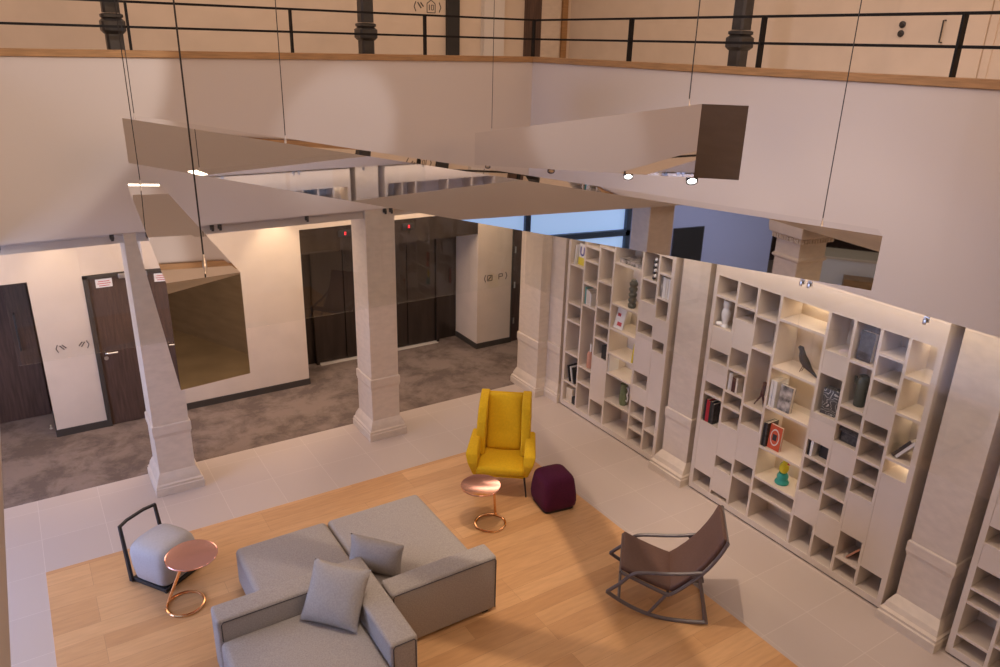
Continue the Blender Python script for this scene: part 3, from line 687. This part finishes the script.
# ------------------------------------------------------------------ yellow wing chair
ch = empty('wing_chair', (4.30, 6.55, 0), -.6435)
st = B(-.265, .265, -.30, .24, .30, .40, bev=.038, seg=4)
for v in st.bm.verts:
    v.co.x *= 1 + .06 * (-v.co.y) / .3
    v.co.z += -.015 * (v.co.y) / .3 + .018 * max(0, 1 - (v.co.x / .27) ** 2) * (1 if v.co.z > .35 else 0)
put('seat_cushion', st, 'yellow', ch, False)
# back cushion, leaning
bc = B(-.212, .212, -.055, .055, 0, .675, bev=.045, seg=4); bmesh.ops.subdivide_edges(bc.bm, edges=[e_ for e_ in bc.bm.edges if e_.calc_length() > .25], cuts=8, use_grid_fill=True)
for v in bc.bm.verts:
    if v.co.y < 0: v.co.y -= .022 * max(0, 1 - (v.co.x / .212) ** 2) * (1 + .5 * math.sin(v.co.z * 22) * (v.co.z < .3))
bc.xf(Matrix.Translation((0, .235, .37)) @ Matrix.Rotation(-.40, 4, 'X'))
put('back_cushion', bc, 'yellow', ch, False, smooth=60)
def wing(sg):
    prof = [(.02, .40), (.06, .60), (.10, .78), (.20, .93), (.30, .98), (.44, 1.01), (.57, 1.005), (.60, .98), (.50, .70), (.36, .40)]
    mb = MB(); A = []; Bv = []
    for y, z in prof:
        x = .315 - .01 * (z > .9); A.append(mb.bm.verts.new((sg * (x - .105), y, z))); Bv.append(mb.bm.verts.new((sg * x, y, z)))
    n = len(prof); mb.bm.faces.new(A); mb.bm.faces.new(Bv[::-1])
    for i in range(n): mb.bm.faces.new((A[i], Bv[i], Bv[(i + 1) % n], A[(i + 1) % n]))
    bmesh.ops.recalc_face_normals(mb.bm, faces=mb.bm.faces[:])
    bmesh.ops.bevel(mb.bm, geom=mb.bm.edges[:], offset=.024, segments=4, affect='EDGES', profile=.5, clamp_overlap=True)
    return mb
def arm(sg):
    lo = [(.262, -.265, .295), (.315, -.265, .295), (.315, .30, .295), (.262, .30, .295)]
    mid = [(.262, -.30, .46), (.375, -.30, .46), (.36, .30, .46), (.255, .30, .46)]
    up = [(.262, -.27, .565), (.402, -.27, .565), (.375, .26, .61), (.262, .26, .61)]
    tp = [(.272, -.20, .60), (.385, -.20, .60), (.36, .22, .64), (.272, .22, .64)]
    mb = MB().loft([[(sg * x, y, z) for x, y, z in q] for q in (lo, mid, up, tp)])
    bmesh.ops.recalc_face_normals(mb.bm, faces=mb.bm.faces[:])
    bmesh.ops.bevel(mb.bm, geom=mb.bm.edges[:], offset=.020, segments=4, affect='EDGES', profile=.5, clamp_overlap=True)
    return mb
for sg in (-1, 1):
    put('wing', wing(sg), 'yellow', ch, False, smooth=60); put('armrest', arm(sg), 'yellow', ch, False, smooth=60)
bp = B(-.29, .29, -.03, .03, 0, .745, bev=.025, seg=3).xf(Matrix.Translation((0, .335, .27)) @ Matrix.Rotation(-.34, 4, 'X'))
put('back_shell', bp, 'yellow', ch, False)
put('seat_frame', B(-.27, .27, -.26, .33, .275, .31, bev=.012, seg=2), 'yellow', ch, False)
for (x, y) in ((-.27, -.18), (.27, -.18), (-.25, .33), (.25, .33)):
    k = 1 if y < 0 else -1
    put('leg', MB().tube([(x, y, .28), (x * 1.13, y - .02 * k, .0)], [.013, .009], 10), 'blk', ch, False)
tag(ch, 'mustard yellow upholstered wing chair with thin black legs', 'armchair')

# ------------------------------------------------------------------ pouf and slipper chair
def rsq(h, n, z, m=40, dx=0, dy=0):
    r = []
    for i in range(m):
        a = 2 * PI * i / m + PI / 4; c, s = math.cos(a), math.sin(a)
        k = (abs(c) ** n + abs(s) ** n) ** (-1 / n)
        r.append((dx + h * k * c, dy + h * k * s, z))
    return r
pf = empty('pouf', (4.625, 5.955, 0), -.16)
put('base', MB().loft([rsq(.185, 8, 0), rsq(.187, 8, .04)]), 'plumbase', pf, False)
put('seat', MB().loft([rsq(.192, 10, .035), rsq(.204, 9, .06), rsq(.211, 8, .12), rsq(.207, 8, .20), rsq(.196, 7, .30), rsq(.186, 7, .36), rsq(.172, 6, .395), rsq(.145, 5, .418), rsq(.10, 4, .432), rsq(.05, 3, .438)]), 'plum', pf, False, smooth=70)
tag(pf, 'plum felt pouf with rounded square top beside the yellow chair', 'pouf')

fa = Vector((.56, -.83)); ang = math.atan2(.56, .83)   # local -y faces the seat front
sc = empty('low_back_chair', (.625, 6.845, 0), ang)
put('seat', MB().loft([rsq(.19, 7, .045), rsq(.21, 6, .07), rsq(.228, 5.5, .2), rsq(.236, 5, .33), rsq(.228, 4.6, .385), rsq(.205, 4.2, .425), rsq(.165, 4, .447), rsq(.10, 3.6, .457), rsq(.04, 3, .46)]), 'lav', sc, False, smooth=70)
fm = MB()
fm.box(-.215, .215, -.215, -.185, .01, .05, bev=.004).box(-.215, .215, .185, .215, .01, .05, bev=.004).box(-.215, -.185, -.2, .2, .01, .05, bev=.004).box(.185, .215, -.2, .2, .01, .05, bev=.004)
put('base_frame', fm, 'blk', sc, False, 0)
put('platform', B(-.184, .184, -.184, .184, .03, .048), 'blk', sc, False, 0)
for sx in (-1, 1):
    bk = MB().hexa([(sx * .235, .20, .01), (sx * .205, .20, .01), (sx * .205, .24, .01), (sx * .235, .24, .01), (sx * .222, .265, .60), (sx * .192, .265, .60), (sx * .192, .29, .60), (sx * .222, .29, .60)], bev=.004, seg=1)
    put('back_post', bk, 'blk', sc, False, 0)
put('top_rail', MB().tube([(-.218, .275, .597), (-.10, .305, .599), (.10, .305, .599), (.218, .275, .597)], .0165, 4), 'blk', sc, False, 0)
for x in (-.2, .2):
    for y in (-.2, .2): put('foot', B(x - .012, x + .012, y - .012, y + .012, 0, .012), 'blk', sc, False, 0)
tag(sc, 'low chair with light grey felt seat block and open black frame back', 'chair')

# ------------------------------------------------------------------ copper side tables
def side_table(ring, rr, top, tr, h, foot_ang, stem_top, label):
    e = empty('side_table', (*ring, 0))
    rg = [(ring[0] + rr * math.cos(a), ring[1] + rr * math.sin(a), .012) for a in [2 * PI * k / 40 for k in range(40)]]
    put('base_ring', MB().tube(rg, .0135, 8, closed=True), 'brass', e)
    put('table_top', MB().lathe([(.001, 0), (tr - .006, 0), (tr, .004), (tr, .012), (tr - .004, .016), (tr - .012, .014), (.001, .014)], (*top, h - .015), 48), 'copper', e)
    fx, fy = ring[0] + rr * math.cos(foot_ang), ring[1] + rr * math.sin(foot_ang)
    tx, ty = stem_top
    put('stem', MB().tube([(fx, fy, .012), (tx, ty, h - .012)], .014, 10), 'brass', e)
    return tag(e, label, 'side table', 'round copper side tables')
side_table((3.79, 5.97), .165, (3.69, 6.02), .215, .50, math.radians(38), (3.80, 5.93), 'round copper-topped side table in front of the yellow chair')
side_table((.69, 6.31), .165, (.80, 6.335), .23, .50, math.radians(160), (.70, 6.24), 'round copper-topped side table beside the low grey chair')

# ------------------------------------------------------------------ rocking chair
l3 = Vector((.73, -.68, 0)).normalized(); w3 = Vector((.68, .73, 0)).normalized()
rk = empty('rocking_chair', (4.441, 3.835, 0), math.atan2(l3.y, l3.x))    # local x = rear, local y = far side
WD = .585
def arc(x0, x1, n=16):
    return [(x0 + (x1 - x0) * i / n) for i in range(n + 1)]
def rz_(x): return .016 + .60 * (x + .02) ** 2 - .35 * max(0, x + .02) ** 2 + (0.0)
def sm(pts, it=2):
    for _ in range(it):
        q = [pts[0]]
        for a, b in zip(pts, pts[1:]):
            a, b = Vector(a), Vector(b); q += [a.lerp(b, .25), a.lerp(b, .75)]
        q.append(pts[-1]); pts = q
    return pts
for y in (0, WD):
    tip = (-.615, y, rz_(-.615))
    put('rocker', MB().tube([(x, y, rz_(x)) for x in arc(-.615, .315)], .018, 8), 'frame', rk, False)
    put('arm_tube', MB().tube([(-.612, y, rz_(-.612))] + sm([(-.50, y, .335), (-.40, y, .462), (-.31, y, .487), (.0, y, .52), (.205, y, .572)], 2), .017, 8), 'frame', rk, False)
    put('seat_rail', MB().tube(sm([(-.505, y, .462), (-.48, y, .452), (-.09, y, .288), (-.04, y, .285), (.163, y, .50), (.26, y, .63), (.345, y, .80), (.385, y, .915)], 2), .017, 8), 'frame', rk, False)
    put('strut', MB().tube([(-.08, y, .280), (-.225, y, rz_(-.225))], .016, 8), 'frame', rk, False)
    put('rear_leg', MB().tube([(.185, y, .53), (.30, y, rz_(.30))], .017, 8), 'frame', rk, False)
    put('gusset', MB().prism([(.10, .545), (.23, .59), (.19, .47), (.15, .48)], y - .006, y + .006, 'y'), 'frame', rk, False, 0)
for nm, x, z in (('crossbar', -.50, rz_(-.50)), ('crossbar', .285, rz_(.285)), ('crossbar', .19, .47), ('crossbar', -.505, .462), ('crossbar', .383, .912), ('crossbar', -.065, .272)):
    put(nm, MB().tube([(x, 0, z), (x, WD, z)], .014, 8), 'frame', rk, False)
def slab(p, q, t, y0, y1, bow=0.0):
    """padded panel along the profile p->q"""
    P, Q = Vector((p[0], 0, p[1])), Vector((q[0], 0, q[1])); d = (Q - P); L = d.length; d.normalize(); nn = Vector((-d.z, 0, d.x))
    if nn.z < 0: nn = -nn
    mb = B(0, L, y0, y1, 0, t, bev=.016, seg=3); bmesh.ops.subdivide_edges(mb.bm, edges=[e_ for e_ in mb.bm.edges if e_.calc_length() > .2], cuts=6, use_grid_fill=True)
    for v in mb.bm.verts:
        u = v.co.x / L; z = v.co.z - bow * 4 * u * (1 - u); y = v.co.y
        v.co = P + d * (u * L) + nn * z; v.co.y = y
    return mb
put('seat_pad', slab((-.515, .475), (-.055, .30), .05, .018, WD - .018, .012), 'brown', rk, False)
put('back_pad', slab((-.035, .30), (.385, .925), .05, .018, WD - .018, .055), 'brown', rk, False)
tag(rk, 'brown leather rocking chair with taupe metal tube frame', 'rocking chair')

# ------------------------------------------------------------------ things in the bookcases
XO = 6.268
def box_book(y, z, w, h, d=.17, m='white', lean=0.0, x=XO, rz=0.0, name='book', label='', cat='book', group=None, pages=True):
    """spine faces the room: w along the shelf (towards +y), h high, d deep"""
    e = empty(name, (x, y, z), 0)
    T = Matrix.Rotation(rz, 4, 'Z') @ Matrix.Rotation(lean, 4, 'X')
    cv = B(0, d, 0, .0025, 0, h).box(0, d, w - .0025, w, 0, h).box(0, .003, 0, w, 0, h).xf(T)
    put('cover', cv, m, e, False, 0)
    put('pages', B(.003, d - .006, .0026, w - .0026, .003, h - .003).xf(T), 'page', e, False, 0)
    return tag(e, label, cat, group)
def row(y, z, items, where, group):
    """books side by side from y towards -y"""
    for w, h, m, ds in items:
        y -= w; box_book(y, z, w - .002, h, m=m, label=ds + ' ' + where, group=group)
def face(y0, y1, z0, z1, m, thick=.02, x=XO, lean=.06, name='book', label='', group=None, cat='book'):
    z0 += thick * math.sin(lean) + .002
    e = empty(name, (x, (y0 + y1) / 2, z0), 0); hw = (y1 - y0) / 2; h = z1 - z0
    T = Matrix.Rotation(lean, 4, 'Y')
    put('cover', B(0, .0025, -hw, hw, 0, h).box(thick, thick + .0025, -hw, hw, 0, h).box(0, thick, hw - .002, hw, 0, h).xf(T), m, e, False, 0)
    put('pages', B(.0026, thick - .0001, -hw + .003, hw - .003, .003, h - .003).xf(T), 'page', e, False, 0)
    tag(e, label, cat, group); return e, T
G1, G2 = 'books in the left bookcase', 'books in the middle bookcase'
# left bookcase
e, T = face(7.72, 7.86, 2.151, 2.44, 'white', label='white book with blue U and yellow foot facing out, top left cubby', group=G1, x=6.30)
u = MB(); L = [(-.03 + 0, .26), (-.03, .16)] 
u.tube([(-.001, .035, .25), (-.001, .035, .17), (-.001, .025, .145), (-.001, .0, .135), (-.001, -.025, .145), (-.001, -.035, .17), (-.001, -.035, .25)], .014, 6).xf(Matrix.Diagonal((.3, 1, 1, 1))).xf(T)
put('letter_u', u, 'navy', e, False)
put('yellow_foot', B(-.0015, 0, -.069, .069, .0, .105).xf(T), 'yel', e, False, 0)
box_book(7.885, 2.151, .02, .27, m='white', lean=.1, label='thin white book leaning beside the U book, top left cubby', group=G1)
row(7.63, 1.661, [(.03, .24, 'teal', 'teal book'), (.028, .21, 'white', 'first white book right of the teal one'), (.05, .20, 'page', 'thick cream book'), (.03, .17, 'white', 'shortest white book')], 'in the second column of the left bookcase', G1)
for k, (yy, mm, ds) in enumerate(((7.88, 'blk', 'black'), (7.82, 'white', 'white'), (7.775, 'blk', 'slim black'))):
    box_book(yy - .045, .420, .022, .24, m=mm, lean=-.26, label=ds + ' book leaning left, lower left cubby above the beige box', group=G1)
o = put('storage_box', B(6.29, 6.47, 7.79, 7.93, .091, .30, bev=.004), 'beige'); tag(o, 'beige box in the bottom left cubby of the left bookcase', 'box')
o = put('storage_box', B(6.28, 6.42, 7.70, 7.785, .091, .20, bev=.004), 'blk'); tag(o, 'small black box in the bottom left cubby of the left bookcase', 'box')
e = empty('bottle_vase', (6.33, 7.495, .757)); put('body', MB().lathe([(.001, 0), (.045, 0), (.048, .02), (.048, .20), (.03, .235), (.001, .235)], n=20), 'terra', e, False)
put('neck', MB().lathe([(.014, .235), (.014, .34), (.019, .345), (.012, .35), (.001, .35)], n=16), 'white', e, False); tag(e, 'terracotta bottle vase with pale neck in the left bookcase', 'vase')
o = put('display_box', B(6.275, 6.44, 7.11, 7.21, 1.015, 1.20, bev=.004), 'blk'); tag(o, 'black box in the third column of the left bookcase', 'box')
e = empty('picture_book', (6.40, 6.81, 2.396)); put('cover', B(-.11, .11, -.20, .20, 0, .006).box(-.11, .11, -.20, .20, .05, .056).box(-.11, -.105, -.2, .2, 0, .056), 'photo', e, False, 0); put('pages', B(-.104, .105, -.195, .195, .006, .05), 'page', e, False, 0)
tag(e, 'large patterned book lying flat on the top shelf of the left bookcase', 'book', G1)
e = empty('totem_vase', (6.37, 6.75, 1.851))
pr = [(.001, 0), (.045, 0)]
for k in range(5): pr += [(.052, .015 + k * .07), (.055, .04 + k * .07), (.040, .062 + k * .07), (.040, .068 + k * .07)]
pr += [(.03, .365), (.001, .365)]
tag(put('totem_vase', MB().lathe(pr, (6.34, 6.775, 1.851), 20), 'dgreen'), 'black-green stacked ball vase in the left bookcase', 'vase'); bpy.data.objects.remove(e)
e, T = face(6.86, 7.03, 1.513, 1.80, 'white', label='white book with red print leaning at an angle in the left bookcase', group=G1, lean=.25, x=6.285)
put('red_print', B(-.0015, 0, -.05, .03, .04, .09).box(-.0015, 0, .0, .06, .16, .20).xf(T), 'redd', e, False, 0)
box_book(7.02, 1.513, .03, .27, m='page', lean=.12, x=6.395, label='cream book propping up the red-printed one in the left bookcase', group=G1)
box_book(6.60, 1.167, .022, .26, m='yel', lean=.10, label='bright yellow book leaning on the right side of its cubby', group=G1)
box_book(7.03, .887, .018, .25, m='white', lean=0, label='thin white book alone at the left end of its low wide cubby', group=G1)
e = empty('handled_jug', (6.35, 6.79, .484)); put('body', MB().lathe([(.001, 0), (.045, 0), (.055, .06), (.05, .16), (.045, .25), (.05, .30), (.04, .30), (.001, .29)], n=22), 'ogreen', e, False)
put('handle', MB().tube([(0, -.045, .26), (0, -.075, .27), (0, -.085, .21), (0, -.06, .17), (0, -.085, .12), (0, -.075, .07), (0, -.05, .08)], .010, 8), 'white', e, False); tag(e, 'green jug with curly white handle in the left bookcase', 'jug')
zz = MB()
def zrow(k): return [(-.028, 0), (.028, 0)]
e = empty('twisted_totem', (6.29, 6.375, 2.331)); bw = MB(); bb = MB()
for k in range(8):
    r = .022; ox = .010 * (-1) ** k
    (bw if k % 2 else bb).sphere((0, ox, .02 + k * .033), .022)
put('white_beads', bw, 'white', e, False); put('black_beads', bb, 'blk', e, False); tag(e, 'black and white beaded totem in the left bookcase', 'ornament')
row(6.235, 2.162, [(.028, .26, 'photo', 'grey patterned book'), (.05, .25, 'white', 'thick white book'), (.04, .25, 'page', 'cream book'), (.03, .245, 'white', 'slim white book')], 'in the right column of the left bookcase', G1)
# middle bookcase
e = empty('owl_figurine', (6.33, 5.275, 2.087), .4)
ow = MB().lathe([(.001, 0), (.045, 0), (.04, .015), (.028, .04), (.04, .08), (.05, .13), (.047, .18), (.032, .21), (.042, .24), (.042, .27), (.028, .295), (.001, .30)], n=18)
put('body', ow, 'white', e, False); put('ear', MB().lathe([(.014, .275), (.001, .32)], (0, .03, 0), 8), 'white', e, False); put('ear', MB().lathe([(.014, .275), (.001, .32)], (0, -.03, 0), 8), 'white', e, False)
put('tail', MB().sphere((-.02, .055, .03), .035, (1, 1.2, .7)), 'white', e, False)
tag(e, 'white owl figurine in the top left of the middle bookcase', 'figurine')
row(5.35, .925, [(.025, .27, 'blk', 'black book, first of the row'), (.028, .275, 'redd', 'crimson book'), (.022, .26, 'redd', 'second, slimmer red book'), (.035, .27, 'blk', 'thick black book'), (.03, .25, 'grey', 'dark grey book')], 'in the left column of the middle bookcase', G2)
row(5.07, 1.426, [(.03, .20, 'white', 'white book'), (.022, .205, 'page', 'cream book'), (.05, .17, 'brownbk', 'thick dark brown book'), (.03, .18, 'page', 'short cream book')], 'in the second column of the middle bookcase', G2)
e = empty('tripod_ornament', (6.38, 4.69, 1.369)); put('upright', MB().tube([(0, 0, .12), (0, -.01, .27)], [.024, .020], 8), 'brownbk', e, False)
for dx, dy in ((-.05, .05), (-.03, -.06), (.06, .0)): put('leg', MB().tube([(0, 0, .13), (dx, dy, 0.004)], [.012, .006], 8), 'brownbk', e, False)
tag(e, 'dark wooden three-legged ornament in the middle bookcase', 'ornament')
# black bird
e = empty('bird_ornament', (6.37, 4.25, 1.922))
bpts = [((0, .105, .235), .006), ((0, .09, .243), .020), ((0, .07, .24), .026), ((0, .055, .21), .026), ((0, .045, .17), .036), ((0, .02, .13), .044), ((0, -.02, .09), .040), ((0, -.07, .055), .024), ((0, -.13, .02), .012), ((0, -.16, .0), .006)]
put('body', MB().tube([p for p, r in bpts], [r for p, r in bpts], 14), 'blk', e, False)
for x in (-.018, .018): put('leg', MB().tube([(x, .0, .10), (x, .035, 0)], .0035, 6), 'blk', e, False)
tag(e, 'slender black wooden bird standing on thin legs in the middle bookcase', 'ornament')
row(4.53, 1.46, [(.035, .30, 'white', 'first tall white book'), (.045, .30, 'white', 'second, thicker white book')], 'beside the grey patterned cover in the middle bookcase', G2)
e, T = face(4.28, 4.43, 1.46, 1.74, 'photo', thick=.04, x=6.29, lean=.05, label='grey photo-covered book facing out in the middle bookcase', group=G2)
row(4.53, .995, [(.022, .27, 'blk', 'slim black book'), (.03, .275, 'grey', 'patterned grey book')], 'beside the orange cover in the middle bookcase', G2)
e, T = face(4.32, 4.47, .995, 1.27, 'orange', thick=.03, x=6.29, lean=.05, label='book with orange and black oval cover facing out in the middle bookcase', group=G2)
ov = MB().loft([[(-.002 - .001 * k, .055 * s * math.cos(a), .14 + .095 * s * math.sin(a)) for a in [2 * PI * i / 24 for i in range(24)]] for k, s in ((0, 1), (1, 1))]).xf(T)
put('cream_oval', ov, 'page', e, False, 0)
ov = MB().loft([[(-.003 - .001 * k, .045 * s * math.cos(a), .14 + .08 * s * math.sin(a)) for a in [2 * PI * i / 24 for i in range(24)]] for k, s in ((0, 1), (1, 1))]).xf(T)
put('red_oval', ov, 'orange', e, False, 0); put('black_square', B(-.006, -.004, -.025, .025, .105, .175).xf(T), 'blk', e, False, 0)
e = empty('parrot_figurine', (6.38, 4.28, .626))
put('stump', MB().lathe([(.001, 0), (.07, 0), (.075, .02), (.055, .05), (.06, .09), (.045, .12), (.001, .125)], n=16), 'jade', e, False)
put('body', MB().sphere((0, .0, .18), .05, (1, 1, 1.3)), 'yel', e, False); put('head', MB().sphere((-.01, -.015, .25), .033), 'yel', e, False)
put('wing', MB().sphere((.02, .04, .175), .03, (1, .8, 1.7)), 'ogreen', e, False); put('beak', MB().lathe([(.012, 0), (.001, .03)], n=8).xf(Matrix.Translation((-.01, -.045, .25)) @ Matrix.Rotation(PI / 2, 4, 'X')), 'redd', e, False)
tag(e, 'yellow ceramic bird on a turquoise base in the middle bookcase', 'figurine')
o = put('marble_block', B(6.30, 6.40, 3.80, 3.955, 1.631, 1.90, bev=.006).xf(Matrix.Translation((6.35, 3.87, 0)) @ Matrix.Rotation(.12, 4, 'Z') @ Matrix.Translation((-6.35, -3.87, 0))), 'zebra'); tag(o, 'black veined marble block with white streaks in the middle bookcase', 'ornament')
row(3.985, 1.154, [(.022, .162, 'blk', 'slim black book'), (.035, .168, 'white', 'white book')], 'in the fifth column of the middle bookcase', G2)
o = put('storage_box', B(6.34, 6.50, 3.77, 3.90, 1.154, 1.31, bev=.004), 'blk'); tag(o, 'black box behind the white book in the fifth column of the middle bookcase', 'box')
e, T = face(3.56, 3.70, 2.286, 2.57, 'grey', thick=.05, x=6.30, lean=.05, label='dark grey patterned book facing out near the top of the middle bookcase', group=G2)
e = empty('cactus_vase', (6.37, 3.62, 1.828)); put('body', MB().lathe([(.001, 0), (.048, 0), (.052, .01), (.05, .12), (.054, .24), (.045, .30), (.03, .31), (.001, .30)], n=20), 'dgreen', e, False)
for s, z in ((1, .20), (-1, .16)): put('arm', MB().tube([(0, s * .045, z), (0, s * .075, z + .01), (0, s * .078, z + .07)], .014, 8), 'dgreen', e, False)
tag(e, 'dark green cactus-shaped vase in the middle bookcase', 'vase')
for k in range(3):
    o = empty('book', (6.42, 3.61, 1.545 + k * .0265)); put('cover', B(-.12, .12, -.108, .108, 0, .024), ['grey', 'blk', 'grey'][k], o, False, 0)
    tag(o, ['lowest', 'middle', 'topmost'][k] + ' of three dark books lying flat in the sixth column of the middle bookcase', 'book', G2)
o = put('book_support', B(6.32, 6.50, 3.51, 3.71, 1.433, 1.545, bev=.004), 'grey'); tag(o, 'dark box carrying three flat books in the sixth column of the middle bookcase', 'box')
for k, mm in enumerate(('blk', 'white')):
    box_book(3.015 - k * .04, 1.527, .028, .24, m=mm, lean=.62 if False else -.0, label=['black lettered book leaning against the right end of the middle bookcase', 'white book leaning behind the black lettered one in the right column'][k], group=G2)
    o = bpy.context.scene.objects[-1] if False else None
tilt = [ob for ob in COL.objects if ob.get('label', '').startswith(('black lettered book', 'white book leaning behind'))]
for k, ob in enumerate(tilt):
    ob.rotation_euler = (.60, 0, 0); ob.location = (6.30, 3.165 - k * .036, 1.53)
box_book(3.40, .285, .022, .20, m='terra', label='dusty red book leaning in the low seventh column cubby', group=G2)
ob = [q for q in COL.objects if q.get('label', '').startswith('dusty red')][0]; ob.rotation_euler = (.62, 0, 0); ob.location = (6.30, 3.375, .284)
